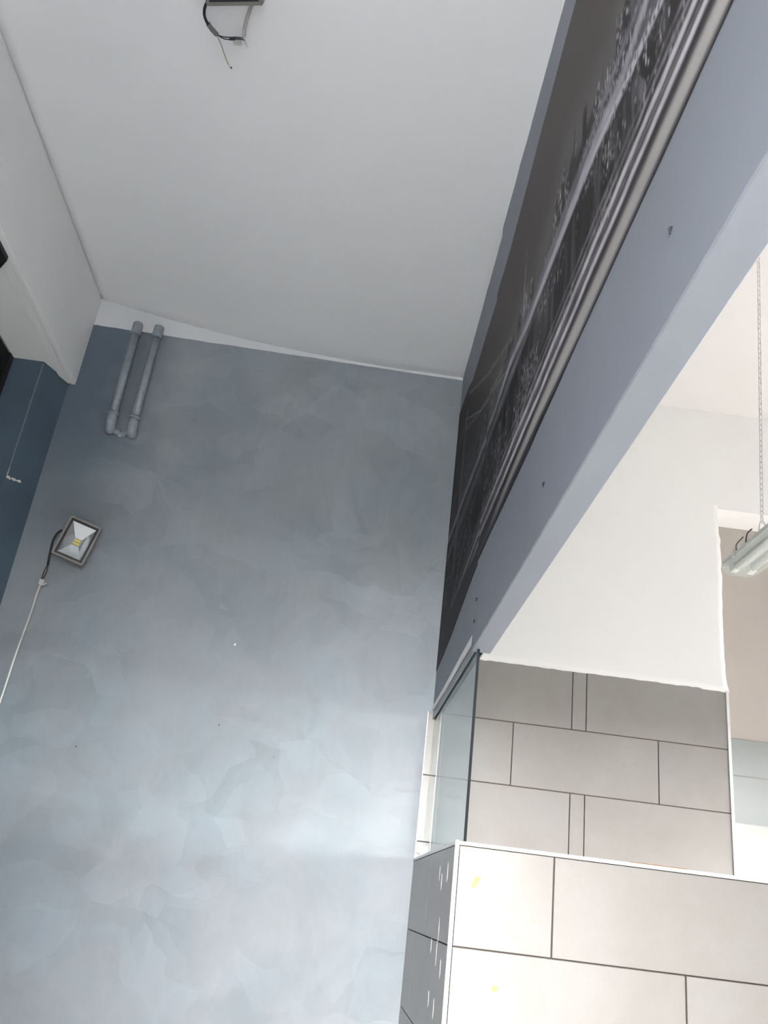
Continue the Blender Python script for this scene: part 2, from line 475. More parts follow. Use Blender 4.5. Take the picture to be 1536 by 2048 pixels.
# plaster coat with an uneven lower and right edge, feathered out towards its top
bm = bmesh.new()
NC, NR = 56, 30
low = 2.3105 + rng.normal(0, .0016, NC + 1) - np.where(np.linspace(0, 1, NC + 1) > .9, .006, 0)
redge = 1.868 + rng.normal(0, .0020, NR + 1) - .005 * np.sin(np.linspace(0, 6, NR + 1)); redge[0] += .010; redge[1] += .008; redge[-6:] = 1.8675
grid = []
for r_ in range(NR + 1):
    t = r_ / NR
    row = []
    for c_ in range(NC + 1):
        q = c_ / NC
        top_z = 3.40 - .05 * max(0, (q - .75) / .25) ** 1.5
        z = low[c_] + (top_z - low[c_]) * t
        x = .40 + (redge[r_] - .40) * q
        row.append(bm.verts.new((x, -.0125 + .0117 * t ** 1.5, z)))
    grid.append(row)
for r_ in range(NR):
    for c_ in range(NC):
        bm.faces.new((grid[r_][c_], grid[r_][c_ + 1], grid[r_ + 1][c_ + 1], grid[r_ + 1][c_])).smooth = True
rim = grid[0] + [r_[-1] for r_ in grid[1:]]
bk = [bm.verts.new((v.co.x, 0.0, v.co.z)) for v in rim]
for i in range(len(rim) - 1): bm.faces.new((rim[i], rim[i + 1], bk[i + 1], bk[i]))
obj('plaster_coat', bm, M_KITCHEN, wall_kitchen)

# ---- tiled half wall under the glass (L shape)
HX, HY, HZ = .376, -1.43, 1.345
bm = bmesh.new()
box(bm, HX + .012, HX + .13, HY + .012, 0, 0, HZ - .006)
box(bm, HX + .13, 3.6, HY + .012, HY + .13, 0, HZ - .006)
half = tag(obj('wall_counter', bm, M_GROUT), 'tiled half wall of the serving counter with white edge trims', 'wall', kind='structure')
obj('ledge', bx(HX + .014, HX + .128, HY + .014, -.012, HZ - .006, HZ - .001), M_RAW, half)
obj('ledge', bx(HX + .128, 3.6, HY + .014, HY + .128, HZ - .006, HZ - .001), M_RAW, half)
T = .0105
# front face rows
for (z0, z1), xs in [((1.056, 1.337), (HX + .010, .681, 1.396, 2.111, 2.826, 3.6)), ((.757, 1.056), (HX + .010, 1.082, 1.797, 2.512, 3.227, 3.6)), ((.458, .757), (HX + .010, .681, 1.396, 2.111, 2.826, 3.6))]:
    for a, b in zip(xs, xs[1:]):
        tile_box('tile', a + J, b - J, HY, HY + T, z0 + J * .8, z1 - J * .8, half)
# left face rows
for (z0, z1), ys in [((1.056, 1.337), (HY + .010, -.728, -.002)), ((.757, 1.056), (HY + .010, -.37, -.002)), ((.458, .757), (HY + .010, -.728, -.002))]:
    for a, b in zip(ys, ys[1:]):
        tile_box('tile', HX, HX + T, a + J, b - J, z0 + J * .8, z1 - J * .8, half)
# white edge trims
def trim(name, a, b, r):
    bm = tube(bmesh.new(), [a, b], r, 12)
    return obj(name, bm, M_TRIM, half, smooth=False)
obj('edge_trim', bx(HX - .003, HX + .011, HY + .006, -.001, HZ - .0075, HZ + .0035, bevel=.003, seg=3), M_TRIM, half)
obj('edge_trim', bx(HX + .006, 3.6, HY - .003, HY + .011, HZ - .0075, HZ + .0035, bevel=.003, seg=3), M_TRIM, half)
obj('edge_trim', bx(HX - .003, HX + .010, HY - .003, HY + .010, 0, HZ + .006, bevel=.0045, seg=3), M_TRIM, half)
# putty dabs on the left face
for y, z, h, w in ((-1.06, 1.262, .05, .018), (-1.13, 1.235, .055, .018), (-1.27, 1.262, .062, .024), (-1.16, 1.09, .075, .020), (-1.145, 1.02, .075, .020), (-.98, 1.035, .05, .020), (-1.27, .985, .058, .026), (-1.03, .88, .05, .020), (-1.18, .868, .06, .022)):
    bm = bmesh.new()
    bmesh.ops.create_uvsphere(bm, u_segments=10, v_segments=8, radius=1.0)
    for v in bm.verts:
        t = v.co.z
        v.co = Vector((HX - .0006 + v.co.x * .0016, y + v.co.y * w * .5 * (1 - .45 * t), z + t * h * .5))
    obj('putty_dab', bm, M_PUTTY, half, smooth=True)
tag(obj('rust_mark', bx(.92, 1.10, -1.4195, -1.417, HZ + .002, HZ + .0065, bevel=.001), M_RUST, half), 'rusty brown mark behind the white top trim')

# screws and small plugs
for y, z in ((-3.251, 2.141), (-2.40, 2.115), (-1.358, 2.163), (-1.335, 2.089)):
    bm = tube(bmesh.new(), [(XP + .001, y, z), (XP - .0025, y, z - .001), (XP - .0035, y, z - .005), (XP - .0035, y, z - .013)], [.0026, .0026, .0024, .0012], 8)
    obj('hook', bm, M_BLACK, wall_right)
for x, z, r, mt in ((-.615, 1.831, .0032, M_BLACK), (-1.258, 1.650, .0032, M_BLACK), (-.612, 2.230, .006, M_RAW), (-.33, 1.715, .002, M_BLACK)):
    bm = tube(bmesh.new(), [(x, .001, z), (x, -.0015, z)], r, 10)
    obj('wall_plug', bm, mt, wall_back)
bm = bmesh.new()
for k in range(16):
    bmesh.ops.create_icosphere(bm, subdivisions=1, radius=.0075 + .003 * math.sin(k), matrix=Matrix.Translation((-1.884 + .0024 * k, -.184 + .0052 * k, 2.892 + .0012 * k + rng.normal(0, .0015))) @ Matrix.Diagonal((.5, 1, .8, 1)))
for k in range(6):
    bmesh.ops.create_icosphere(bm, subdivisions=1, radius=.0035, matrix=Matrix.Translation((-1.886, -.186, 2.90 + .008 * k)))
tag(obj('plaster_chip', bm, M_RAW, wall_left), 'small white chip in the dark blue paint')
tag(obj('corner_bead', tube(bmesh.new(), [(-1.8862, -.1872, 2.93), (-1.8862, -.1872, 3.58)], .0022, 6), plain('worn_edge_paint', (.20, .245, .29), .6), wall_left), 'worn pale edge of the splayed wall')

def cable(name, pts, r, mat, parent=None, seg=8, n=8):
    return obj(name, tube(bmesh.new(), smooth_path(pts, n), r, seg), mat, parent, smooth=True)

# ================================================================== THINGS
# ---- mural (printed sheet in two pieces)
def fbm(shape, sx, sy, octv=4, seed=0):
    r = np.random.default_rng(seed)
    out = np.zeros(shape); amp = 1.0; tot = 0
    for o in range(octv):
        gy = max(2, int(sy * 2 ** o)); gx = max(2, int(sx * 2 ** o))
        g = r.random((gy + 1, gx + 1))
        yy = np.linspace(0, gy - 1e-6, shape[0]); xx = np.linspace(0, gx - 1e-6, shape[1])
        y0 = yy.astype(int); x0 = xx.astype(int); fy = (yy - y0)[:, None]; fx = (xx - x0)[None, :]
        fy = fy * fy * (3 - 2 * fy); fx = fx * fx * (3 - 2 * fx)
        v = (g[np.ix_(y0, x0)] * (1 - fx) + g[np.ix_(y0, x0 + 1)] * fx) * (1 - fy) + (g[np.ix_(y0 + 1, x0)] * (1 - fx) + g[np.ix_(y0 + 1, x0 + 1)] * fx) * fy
        out += amp * v; tot += amp; amp *= .55
    return out / tot

U0, U1, V0, V1 = 0.0, 4.6, 2.22, 3.72       # u = -y along the wall, v = height
NU, NV = 1300, 420
U, V = np.meshgrid(np.linspace(U0, U1, NU), np.linspace(V0, V1, NV))
def paint_mural():
    """night city by the water: sky, skyline with lit windows, light streaks, lanes, bridge"""
    img = np.zeros((NV, NU, 3))
    r = np.random.default_rng(5)
    sky = 0.056 + 0.022 * fbm((NV, NU), 5, 3, 4, 1) + 0.016 * np.clip((U - .8) / 2.0, 0, 1)
    img[:] = np.stack([sky * 1.03, sky * .90, sky * .84], -1)
    def put(mask, c, a=1.0):
        m = np.clip(mask * a, 0, 1)[..., None]
        img[:] = img * (1 - m) + np.array(c) * m
    def at(u, v):
        return int(np.clip((v - V0) / (V1 - V0) * (NV - 1), 0, NV - 9)), int(np.clip((u - U0) / (U1 - U0) * (NU - 1), 0, NU - 4))
    ku = [0, .5, 1.2, 1.9, 2.1, 2.35, 2.48, 2.6, 2.75, 2.9, 3.0, 3.3, 4.6]
    kv = [3.02, 3.02, 2.97, 2.96, 2.92, 2.96, 3.06, 3.04, 2.95, 2.93, 2.97, 3.0, 3.05]
    hz = np.interp(U[0], ku, kv)[None, :]
    put(np.exp(-((V - hz) / .11) ** 2) * (.35 + fbm((NV, NU), 16, 3, 4, 2)), (.15, .145, .15), .55)
    # skyline: narrow towers of uneven height, soft at the top
    roof = np.zeros(NU); u = 0.0
    while u < U1:
        w = r.uniform(.018, .075)
        roof[(U[0] >= u) & (U[0] < u + w)] = np.interp(u, ku, kv) + r.uniform(-.10, .05)
        u += w
    city = 1 / (1 + np.exp((V - roof[None, :]) / .006))
    tone = .016 + .040 * fbm((NV, NU), 90, 5, 4, 3) ** 1.6
    m = city[..., None]; img[:] = img * (1 - m) + np.stack([tone * 1.02, tone * .95, tone * 1.02], -1) * m
    for us, top, w, c in ((1.965, 3.23, .011, .26), (2.60, 3.11, .016, .035), (2.50, 3.07, .022, .03), (2.43, 3.10, .012, .05), (3.10, 3.12, .015, .05), (2.86, 3.02, .012, .06)):
        ww = w * np.clip((top - V) / .28, 0, 1)
        put((np.abs(U - us) < ww) & (V > 2.85) & (V < top), (c, c * .96, c))
    # pale facades
    put((np.abs(U - 2.26) < .10) * (V > 2.58) * (V < 2.79) * fbm((NV, NU), 120, 26, 3, 9) * 1.3, (.20, .185, .195), .6)
    put((np.abs(U - 1.98) < .05) * (V > 2.86) * (V < 3.02) * fbm((NV, NU), 150, 12, 3, 10) * 1.3, (.20, .19, .20), .55)
    put((np.abs(U - 3.16) < .09) * (V > 2.84) * (V < 2.97) * fbm((NV, NU), 120, 20, 3, 11), (.17, .165, .18), .5)
    # lit windows and lamps: upright ticks, in clusters
    dens = fbm((NV, NU), 30, 8, 3, 12)
    def ticks(n, lo, hi, bmin, bmax, need, wide):
        for k in range(n):
            uu = r.uniform(.05, U1)
            top_ = roof[min(NU - 1, int(uu / U1 * NU))] + .02 if hi is None else hi
            vv = top_ - abs(r.normal(0, .15)) if hi is None else r.uniform(lo, hi)
            if vv < lo: continue
            i, j = at(uu, vv)
            if dens[i, j] < r.uniform(*need): continue
            b = bmin + (bmax - bmin) * r.random() ** 2.2
            h = 2 + int(r.random() * 4) + (r.random() < .12) * 4
            img[i:i + h, j:j + wide] = np.array([b, b * .95, b * 1.0])
    ticks(9000, 2.45, None, .08, .58, (.38, .66), 2)
    def streak(pu, pv, wid, c, a, seed, rough=.5, fu=70, fv=30):
        line = np.interp(U[0], pu, pv)[None, :] + .008 * (fbm((NV, NU), 22, 2, 3, seed + 900) - .5)
        tex = fbm((NV, NU), fu, fv, 4, seed)
        put(np.exp(-np.abs((V - line) / wid) ** 3) * np.clip(1 - rough + 2.4 * rough * (tex - .12), 0, 1.3), c, a)
    # water-front light, swelling towards the near end
    P0u, P0v = [0, .66, 1.2, 1.47, 1.76, 2.05, 2.44, 2.82, 3.0, 3.23, 4.6], [2.92, 2.91, 2.88, 2.87, 2.885, 2.84, 2.81, 2.77, 2.73, 2.69, 2.55]
    streak(P0u, [v + .03 for v in P0v], .034, (.13, .125, .14), .7, 22)
    streak(P0u, P0v, .016, (.55, .53, .57), 1.0, 21, .45)
    streak([2.5, 2.82, 3.0, 3.11, 3.23, 4.6], [2.81, 2.80, 2.765, 2.79, 2.81, 2.86], .026, (.44, .43, .47), .9, 23, .5)
    streak([2.9, 3.1, 3.23, 4.6], [2.86, 2.85, 2.88, 2.95], .020, (.22, .215, .24), .7, 24, .6)
    streak(P0u, [v - .035 for v in P0v], .014, (.012, .011, .013), .8, 25, .2)
    put((np.abs(U - 3.13 + .25 * (V - 2.58)) < .020 * np.clip(1 - np.abs(V - 2.585) / .055, 0, 1)), (.30, .29, .31), .9)
    # dark water with upright reflections, then traffic lanes
    shade = 1 / (1 + np.exp((V - np.interp(U[0], P0u, P0v)[None, :] + .045) / .008)) * (V > 2.5)
    img[:] = img * (1 - .55 * shade[..., None])
    put(shade * np.clip(fbm((NV, NU), 160, 7, 3, 33) * 2.4 - 1.15, 0, 1), (.13, .122, .135), .75)
    ticks(2600, 2.50, 2.74, .08, .46, (.40, .62), 2)
    for k, (a0, wdt, c, al, rg) in enumerate(((2.560, .008, .16, .7, .85), (2.528, .009, .24, .85, .7), (2.490, .013, .52, 1.0, .45), (2.463, .005, .17, .9, .6), (2.436, .012, .56, 1.0, .35))):
        bend = np.interp(U[0], [0, .9, 1.3, 2.0, 3.0, 4.6], [-.10, -.045, -.005, 0.0, 0.0, -.02])
        fade = np.interp(U[0], [0, .55, 1.0, 1.6], [0.0, .25, .9, 1.0])
        tex = fbm((NV, NU), 90, 60, 4, 40 + k)
        put(np.exp(-np.abs((V - (a0 + bend)[None, :] - .012 * (fbm((NV, NU), 26, 2, 3, 140 + k) - .5)) / wdt) ** 3) * np.clip(1 - rg + 2.8 * rg * (tex - .2), 0, 1.3) * fade[None, :], (c, c * .94, c * 1.01), al)
    # dark verge, pale road band, dark border
    bt = np.interp(U[0], [0, .9, 1.3, 1.9, 2.4, 2.9, 4.6], [2.30, 2.33, 2.36, 2.388, 2.398, 2.388, 2.38])
    bb = np.interp(U[0], [0, 1.6, 1.9, 2.3, 2.7, 4.6], [2.33, 2.345, 2.358, 2.352, 2.336, 2.333])
    put(1 / (1 + np.exp((V - 2.416) / .002)), (.022, .020, .026), 1.0)
    band = 1 / (1 + np.exp((V - bt[None, :]) / .005)) * 1 / (1 + np.exp(-(V - bb[None, :]) / .004))
    put(band * np.interp(U[0], [0, 1.5, 1.9, 2.3], [0, .1, .8, 1.0])[None, :] * (.72 + .45 * fbm((NV, NU), 9, 12, 3, 61)), (.42, .40, .385), .95)
    # suspension bridge: tower near the corner and cables of lamps
    dark = 1 / (1 + np.exp((V - (3.62 - .66 * (U - .45))) / .05)) * 1 / (1 + np.exp((U - 1.75) / .12)) * (V > 2.42)  # darker below the diagonal: a light effect put into the print
    img[:] = img * (1 - .55 * dark[..., None])
    for us in (.385, .43):
        line = us + (V - 3.1) * .02
        put((np.abs(U - line) < .010) & (V < 3.56) & (V > 2.62), (.10, .10, .11), .8)
        put((np.abs(U - line - .006) < .003) & (V < 3.55) & (V > 2.6), (.24, .235, .25), .8)
    put((np.abs(U - .41) < .06) & (V < 3.57) & (V > 3.50), (.018, .018, .022), .85)
    def dots(pu, pv, step, b, seed):
        rr = np.random.default_rng(seed)
        for uu in np.arange(min(pu), max(pu), step):
            i, j = at(uu, np.interp(uu, pu, pv))
            q = b * rr.uniform(.6, 1.1)
            img[i:i + 6, j:j + 2] = np.array([q, q * .97, q * .96])
    dots([.45, .86, 1.38, 1.75], [3.57, 3.37, 3.13, 2.99], .034, .45, 70)
    dots([.45, .9, 1.4, 1.7], [3.36, 3.18, 3.02, 2.93], .036, .38, 71)
    streak([.42, 1.0, 1.7, 1.75, 4.6], [3.44, 3.15, 2.90, 9, 9], .004, (.24, .24, .25), .8, 72, .2)
    dots([.46, .52, .60, .70], [2.42, 2.45, 2.52, 2.62], .022, .36, 73)
    dots([.35, .36, .37, .40], [2.60, 2.75, 2.9, 3.0], .010, .22, 74)
    img = img * (.93 + .14 * rng.random((NV, NU, 1)))
    return np.clip(img, 0.003, 1)
IMG = paint_mural()

def mural_material():
    n = N('printed_mural', 0.55, 0.08)
    a = n.new('ShaderNodeAttribute'); a.attribute_name = 'print'
    n.color(a.outputs['Color'])
    return n.m
M_MURAL = mural_material()

def mural_sheet(u0, u1, x, lower, upper, parent):
    us = np.linspace(u0, u1, max(2, int((u1 - u0) / .0037)))
    nv = 360
    ts = np.linspace(0, 1, nv)
    lo = np.array([lower(u) for u in us]); up = np.array([upper(u) for u in us])
    Z = lo[None, :] + ts[:, None] * (up - lo)[None, :]
    Ug = np.broadcast_to(us, Z.shape)
    fi = (Z - V0) / (V1 - V0) * (NV - 1); fj = (Ug - U0) / (U1 - U0) * (NU - 1)
    i0 = np.clip(fi.astype(int), 0, NV - 2); j0 = np.clip(fj.astype(int), 0, NU - 2)
    a = np.clip(fi - i0, 0, 1)[..., None]; b = np.clip(fj - j0, 0, 1)[..., None]
    C = (IMG[i0, j0] * (1 - a) + IMG[i0 + 1, j0] * a) * (1 - b) + (IMG[i0, j0 + 1] * (1 - a) + IMG[i0 + 1, j0 + 1] * a) * b
    nu = len(us)
    front = np.stack([np.full(Z.shape, x - .0022), -Ug, Z], -1).reshape(-1, 3)
    idx = np.arange(nv * nu).reshape(nv, nu)
    quads = np.stack([idx[:-1, :-1], idx[1:, :-1], idx[1:, 1:], idx[:-1, 1:]], -1).reshape(-1, 4)
    # rim giving the sheet its thickness
    rim = np.concatenate([idx[0, :], idx[1:, -1], idx[-1, -2::-1], idx[-2:0:-1, 0]])
    back = front[rim].copy(); back[:, 0] = x - .0002
    nb = len(front); k = np.arange(len(rim)); kn = (k + 1) % len(rim)
    rq = np.stack([rim[k], rim[kn], nb + kn, nb + k], -1)
    me = bpy.data.meshes.new('mural_sheet')
    verts = np.concatenate([front, back]); faces = np.concatenate([quads, rq])
    me.from_pydata(verts.tolist(), [], faces.tolist())
    ca = me.color_attributes.new('print', 'FLOAT_COLOR', 'POINT')
    cols = np.ones((len(verts), 4)); cols[:nb, :3] = C.reshape(-1, 3); cols[nb:, :3] = .03
    ca.data.foreach_set('color', cols.ravel())
    me.update()
    return link('mural_sheet', me, M_MURAL, parent)
mural = tag(empty('wall_mural', (0, 0, 0)), 'dark printed night city mural pasted along the partition wall', 'mural')
wob = lambda u, s: .004 * math.sin(u * 5.3 + s) + .002 * math.sin(u * 17 + 2 * s)
mural_sheet(1.2905, 4.55, XP, lambda u: 2.322 + wob(u, 0) * .4 + .008 * max(0, (2.0 - u)), lambda u: float(np.interp(u, [1.29, 1.58, 2.56, 4.6], [3.55, 3.55, 3.64, 3.70])) + wob(u, 2), mural)
mural_sheet(.002, 1.2895, .4015, lambda u: float(np.interp(u, [0, .31, .62, 1.12, 1.29], [2.225, 2.238, 2.262, 2.325, 2.335])), lambda u: float(np.interp(u, [0, .39, .54, 1.29], [3.712, 3.66, 3.60, 3.55])) + wob(u, 2), mural)

# ---- glass screen on the half wall, with its head track
gs = tag(empty('glass_screen', (.414, -.67, HZ)), 'clear sliding glass screen between half wall and partition beside the blue wall', 'glass screen')
GX0, GX1 = .411, .419
child_at(obj('pane', bx(GX0, GX1, -1.335, -.012, HZ + .001, 2.004), M_GLASS), gs)
child_at(obj('edge_seal', bx(GX0 - .0005, GX1 + .0005, -1.3395, -1.3352, HZ + .001, 1.985), M_SEAL), gs)
bm = bmesh.new()
for x0, x1 in ((.4025, .4065), (.4195, .4235), (.4350, .4390)):
    box(bm, x0, x1, -1.288, -.004, 1.984, 2.020)
box(bm, .4025, .4390, -1.288, -.004, 2.016, 2.022)
child_at(obj('head_track', bm, M_TRACK), gs)
# white filler strip between track and partition, uneven
bm = bmesh.new()
ys = np.linspace(-1.288, -.003, 40)
A = []
for y in ys:
    w = .021 + .004 * math.sin(y * 9) + float(rng.normal(0, .0008))
    z1 = 2.0465 + .004 * math.sin(y * 4.1)
    A.append([bm.verts.new(p) for p in ((.3965, y, z1), (.440, y, z1), (.440, y, 2.0225), (.3965, y, z1 - w))])
for a, b in zip(A, A[1:]):
    for k in range(4): bm.faces.new((a[k], a[(k + 1) % 4], b[(k + 1) % 4], b[k]))
bm.faces.new(A[0]); bm.faces.new(A[-1])
child_at(obj('filler_strip', bm, M_TRIM), gs)
# wall-side channel and lump of plaster
child_at(obj('wall_channel', bx(.3765, .3805, -.0135, -.0105, HZ, 2.02), M_TRIM), gs)
bm = bmesh.new()
for k in range(7):
    bmesh.ops.create_icosphere(bm, subdivisions=2, radius=.010, matrix=Matrix.Translation((.383 + .005 * k, -.012 + rng.normal(0, .002), 1.39 + rng.normal(0, .010))))
child_at(obj('plaster_lump', bm, M_RAW), gs)

# ---- pipes on the end wall
def pipe(x, ztop, zbot, label):
    p = tag(empty('water_pipe', (x, 0, zbot)), label, 'pipe', 'painted pipes on the blue wall')
    yc = -.040; r = .0225
    child_at(obj('tube', tube(bmesh.new(), [(x + .002, yc, ztop - .05), (x, yc, zbot + .06)], r, 20), M_PIPE), p)
    child_at(obj('coupling', tube(bmesh.new(), [(x + .002, yc, ztop - .075), (x + .002, yc, ztop - .070), (x + .002, yc, ztop - .004), (x + .002, yc, ztop)], [.0255, .0285, .0285, .026], 20), M_PIPE), p)
    pts = [(x, yc, zbot + .085), (x, yc, zbot + .055)]
    for k in range(0, 7):
        t = k / 6 * math.pi / 2
        pts.append((x, yc + .036 * (1 - math.cos(t)), zbot + .040 - .036 * math.sin(t)))
    child_at(obj('elbow', tube(bmesh.new(), pts, [.027, .0285] + [.0285] * 7, 20), M_PIPE, smooth=True), p)
    child_at(obj('collar', tube(bmesh.new(), [(x, yc, zbot + .095), (x, yc, zbot + .080)], .0305, 20), M_PIPE), p)
    for ch in p.children:
        for f in ch.data.polygons: f.use_smooth = True
    return p
pipe(-1.500, 4.012, 3.322, 'blue-grey painted pipe nearer the white beam ending in an elbow')
pipe(-1.378, 4.008, 3.312, 'blue-grey painted pipe farther from the white beam ending in an elbow')
bm = bmesh.new()
for k in range(6):
    bmesh.ops.create_icosphere(bm, subdivisions=2, radius=.013 + .004 * rng.random(), matrix=Matrix.Translation((-1.468 + .011 * k, -.006, 3.315 + rng.normal(0, .008))) @ Matrix.Diagonal((1, .7, 1, 1)))
tag(obj('pipe_hole_filler', bm, M_PIPE, wall_back), 'lumpy filler between the pipe elbows')

# ---- flood lights
def flood(name, label, W, H, D):
    """front face looks along -Y, centre of the back at the origin"""
    t = tag(empty(name), label, 'flood light', 'LED flood lights')
    def ring(w, h, y): return [Vector((sx * w / 2, y, sz * h / 2)) for sx, sz in ((-1, -1), (1, -1), (1, 1), (-1, 1))]
    def loft(loops, cap0=False, cap1=False):
        bm = bmesh.new()
        L = [[bm.verts.new(v) for v in lp] for lp in loops]
        for a, b in zip(L, L[1:]):
            for k in range(4): bm.faces.new((a[k], a[(k + 1) % 4], b[(k + 1) % 4], b[k]))
        if cap0: bm.faces.new(L[0])
        if cap1: bm.faces.new(L[-1])
        return bm
    bm = loft([ring(W * .70, H * .62, 0), ring(W * .80, H * .74, -D * .35), ring(W * .96, H * .97, -D * .60), ring(W, H, -D * .66), ring(W, H, -D * .97), ring(W * .985, H * .985, -D), ring(W * .86, H * .895, -D), ring(W * .86, H * .895, -D * .90)], cap0=True)
    bmesh.ops.bevel(bm, geom=[e for e in bm.edges if abs((e.verts[0].co - e.verts[1].co).normalized().y) > .6 and abs(e.verts[0].co.x) > W * .47 and abs(e.verts[1].co.x) > W * .47], offset=.005, segments=3, affect='EDGES')
    obj('casing', bm, M_CASING, t)
    # cooling fins on the back
    bm = bmesh.new()
    for k in range(9):
        z = (k - 4) * H * .075
        box(bm, -W * .36, W * .36, -D * .40, .0, z - .0018, z + .0018)
    obj('cooling_fins', bm, M_CASING, t)
    obj('gasket', loft([ring(W * .86, H * .895, -D * .86), ring(W * .86, H * .895, -D * .99), ring(W * .735, H * .795, -D * .99), ring(W * .735, H * .795, -D * .86)]), M_BLACK, t)
    # reflector: outer lip and four facets down to the chip
    wi, hi = W * .735, H * .795
    rf = empty('reflector'); rf.parent = t
    o0 = ring(wi, hi, -D * .87); o1 = ring(wi * .86, hi * .86, -D * .78); o2 = ring(W * .185, W * .185, -D * .36)
    for k in range(4):
        bm = bmesh.new()
        q = [bm.verts.new(v) for v in (o1[k], o1[(k + 1) % 4], o2[(k + 1) % 4], o2[k])]
        bm.faces.new(q); 
        obj('facet', bm, M_REFLECT, rf)
        bm = bmesh.new()
        q = [bm.verts.new(v) for v in (o0[k], o0[(k + 1) % 4], o1[(k + 1) % 4], o1[k])]
        bm.faces.new(q)
        obj('lip', bm, M_REFLECT, rf)
    obj('led_chip', bx(-W * .088, W * .088, -D * .40, -D * .34, -W * .088, W * .088), M_LED, t)
    obj('front_glass', bx(-wi / 2, wi / 2, -D * .905, -D * .885, -hi / 2, hi / 2), M_LENS, t)
    # U bracket behind
    bm = bmesh.new()
    box(bm, -W * .49, -W * .475, -D * .62, D * .55, -.012, .012)
    box(bm, W * .475, W * .49, -D * .62, D * .55, -.012, .012)
    box(bm, -W * .49, W * .49, D * .55, D * .58, -.014, .014)
    obj('bracket', bm, M_CASING, t)
    for s in (-1, 1):
        obj('bolt', tube(bmesh.new(), [(s * W * .48, -D * .45, 0), (s * W * .497, -D * .45, 0)], .005, 6), M_STEEL, t)
    return t

FW, FH, FD = .168, .222, .062
fl = flood('flood_light', 'small grey LED flood light with yellow chip on the blue wall', FW, FH, FD)
tilt = math.radians(3); spin = math.radians(12.0)
fl.matrix_world = Matrix.Translation((-1.497, -.046, 2.634)) @ Matrix.Rotation(math.radians(16), 4, 'Z') @ Matrix.Rotation(spin, 4, 'Y') @ Matrix.Rotation(tilt, 4, 'X')

fc = flood('flood_light', 'dark flood light hanging from the white ceiling at the top edge', .201, .257, .066)
# faces the floor: local -Y to -Z
fc.matrix_world = Matrix.Translation((-.716, -2.345, 3.940)) @ Matrix.Rotation(math.radians(-9), 4, 'Z') @ Matrix.Rotation(math.radians(90 - 8), 4, 'X')

# cables of the wall flood light
lead = tag(empty('lamp_lead', (-1.60, -.03, 2.46)), 'short black lead hanging from the wall flood light into a connector', 'cable')
child_at(cable('sheath', [(-1.530, -.035, 2.680), (-1.585, -.06, 2.690), (-1.612, -.06, 2.640), (-1.614, -.05, 2.56), (-1.610, -.045, 2.500)], .0058, M_BLACK), lead)
child_at(cable('core', [(-1.610, -.045, 2.503), (-1.624, -.035, 2.470), (-1.626, -.030, 2.425)], .0022, M_BLACK), lead)
child_at(cable('core', [(-1.609, -.045, 2.503), (-1.610, -.035, 2.468), (-1.621, -.030, 2.425)], .0022, M_BLACK), lead)
child_at(cable('core', [(-1.611, -.043, 2.503), (-1.617, -.03, 2.47), (-1.623, -.030, 2.425)], .0018, M_CABLE_Y), lead)
feed = tag(empty('power_cable', (-1.63, -.02, 2.4)), 'white power cable running down the blue wall from the connector', 'cable')
child_at(cable('cord', [(-1.627, -.022, 2.402), (-1.632, -.020, 2.36), (-1.636, -.018, 2.24), (-1.650, -.018, 2.03), (-1.656, -.018, 1.85), (-1.668, -.018, 1.60), (-1.69, -.018, 1.2), (-1.70, -.018, .8)], .0048, M_CABLE_W), feed)
child_at(obj('terminal_block', bx(-1.634, -1.610, -.038, -.020, 2.398, 2.428, bevel=.002), M_CLEAR), feed)
child_at(obj('strap', bx(-1.610, -1.592, -.032, -.029, 2.404, 2.411, bevel=.001), M_CLEAR), feed)
child_at(obj('strap', bx(-1.618, -1.600, -.032, -.029, 2.396, 2.403, bevel=.001), M_CLEAR), feed)

tag(cable('cable_loop', [(-1.99, -.215, 2.46), (-1.955, -.215, 2.435), (-1.878, -.215, 2.425), (-1.862, -.215, 2.385), (-1.873, -.215, 2.345), (-1.93, -.215, 2.31), (-1.99, -.215, 2.30)], .0048, M_CABLE_W), 'loop of white cable at the left edge on the dark blue wall end', 'cable')

# loose wires of the ceiling flood light
wl = tag(empty('ceiling_wiring', (-.77, -2.08, 3.95)), 'loose black and grey wires dangling beside the ceiling flood light', 'cable')
def WP(*pts): return [Vector((0, -4.27, 1.15)) + .922 * (Vector(p) - Vector((0, -4.27, 1.15))) for p in pts]
child_at(cable('black_lead', WP((-.835, -2.08, 4.13), (-.872, -2.03, 4.11), (-.884, -1.99, 4.11), (-.884, -1.955, 4.12), (-.878, -1.935, 4.125)), .0052, M_BLACK), wl)
child_at(cable('sleeve', WP((-.879, -1.937, 4.125), (-.868, -1.912, 4.13), (-.853, -1.888, 4.135)), .0085, M_SLEEVE), wl)
child_at(cable('wire', WP((-.853, -1.888, 4.135), (-.835, -1.878, 4.14), (-.805, -1.879, 4.14), (-.780, -1.883, 4.14), (-.752, -1.880, 4.145)), .0020, M_BLACK), wl)
child_at(cable('wire', WP((-.853, -1.888, 4.135), (-.830, -1.872, 4.138), (-.800, -1.870, 4.14), (-.775, -1.877, 4.14), (-.748, -1.872, 4.145)), .0020, M_BLACK), wl)
child_at(cable('wire_joint', WP((-.806, -1.871, 4.14), (-.795, -1.872, 4.14), (-.782, -1.876, 4.14)), .0040, M_BLACK), wl)
child_at(cable('earth_wire', WP((-.853, -1.886, 4.135), (-.842, -1.84, 4.14), (-.832, -1.78, 4.145), (-.824, -1.752, 4.145)), .0017, M_CABLE_Y), wl)
child_at(cable('wire_end', WP((-.824, -1.752, 4.145), (-.817, -1.738, 4.148)), .0024, M_CABLE_W), wl)
child_at(cable('wire_tip', WP((-.817, -1.738, 4.148), (-.814, -1.732, 4.149)), .0034, M_BLACK), wl)
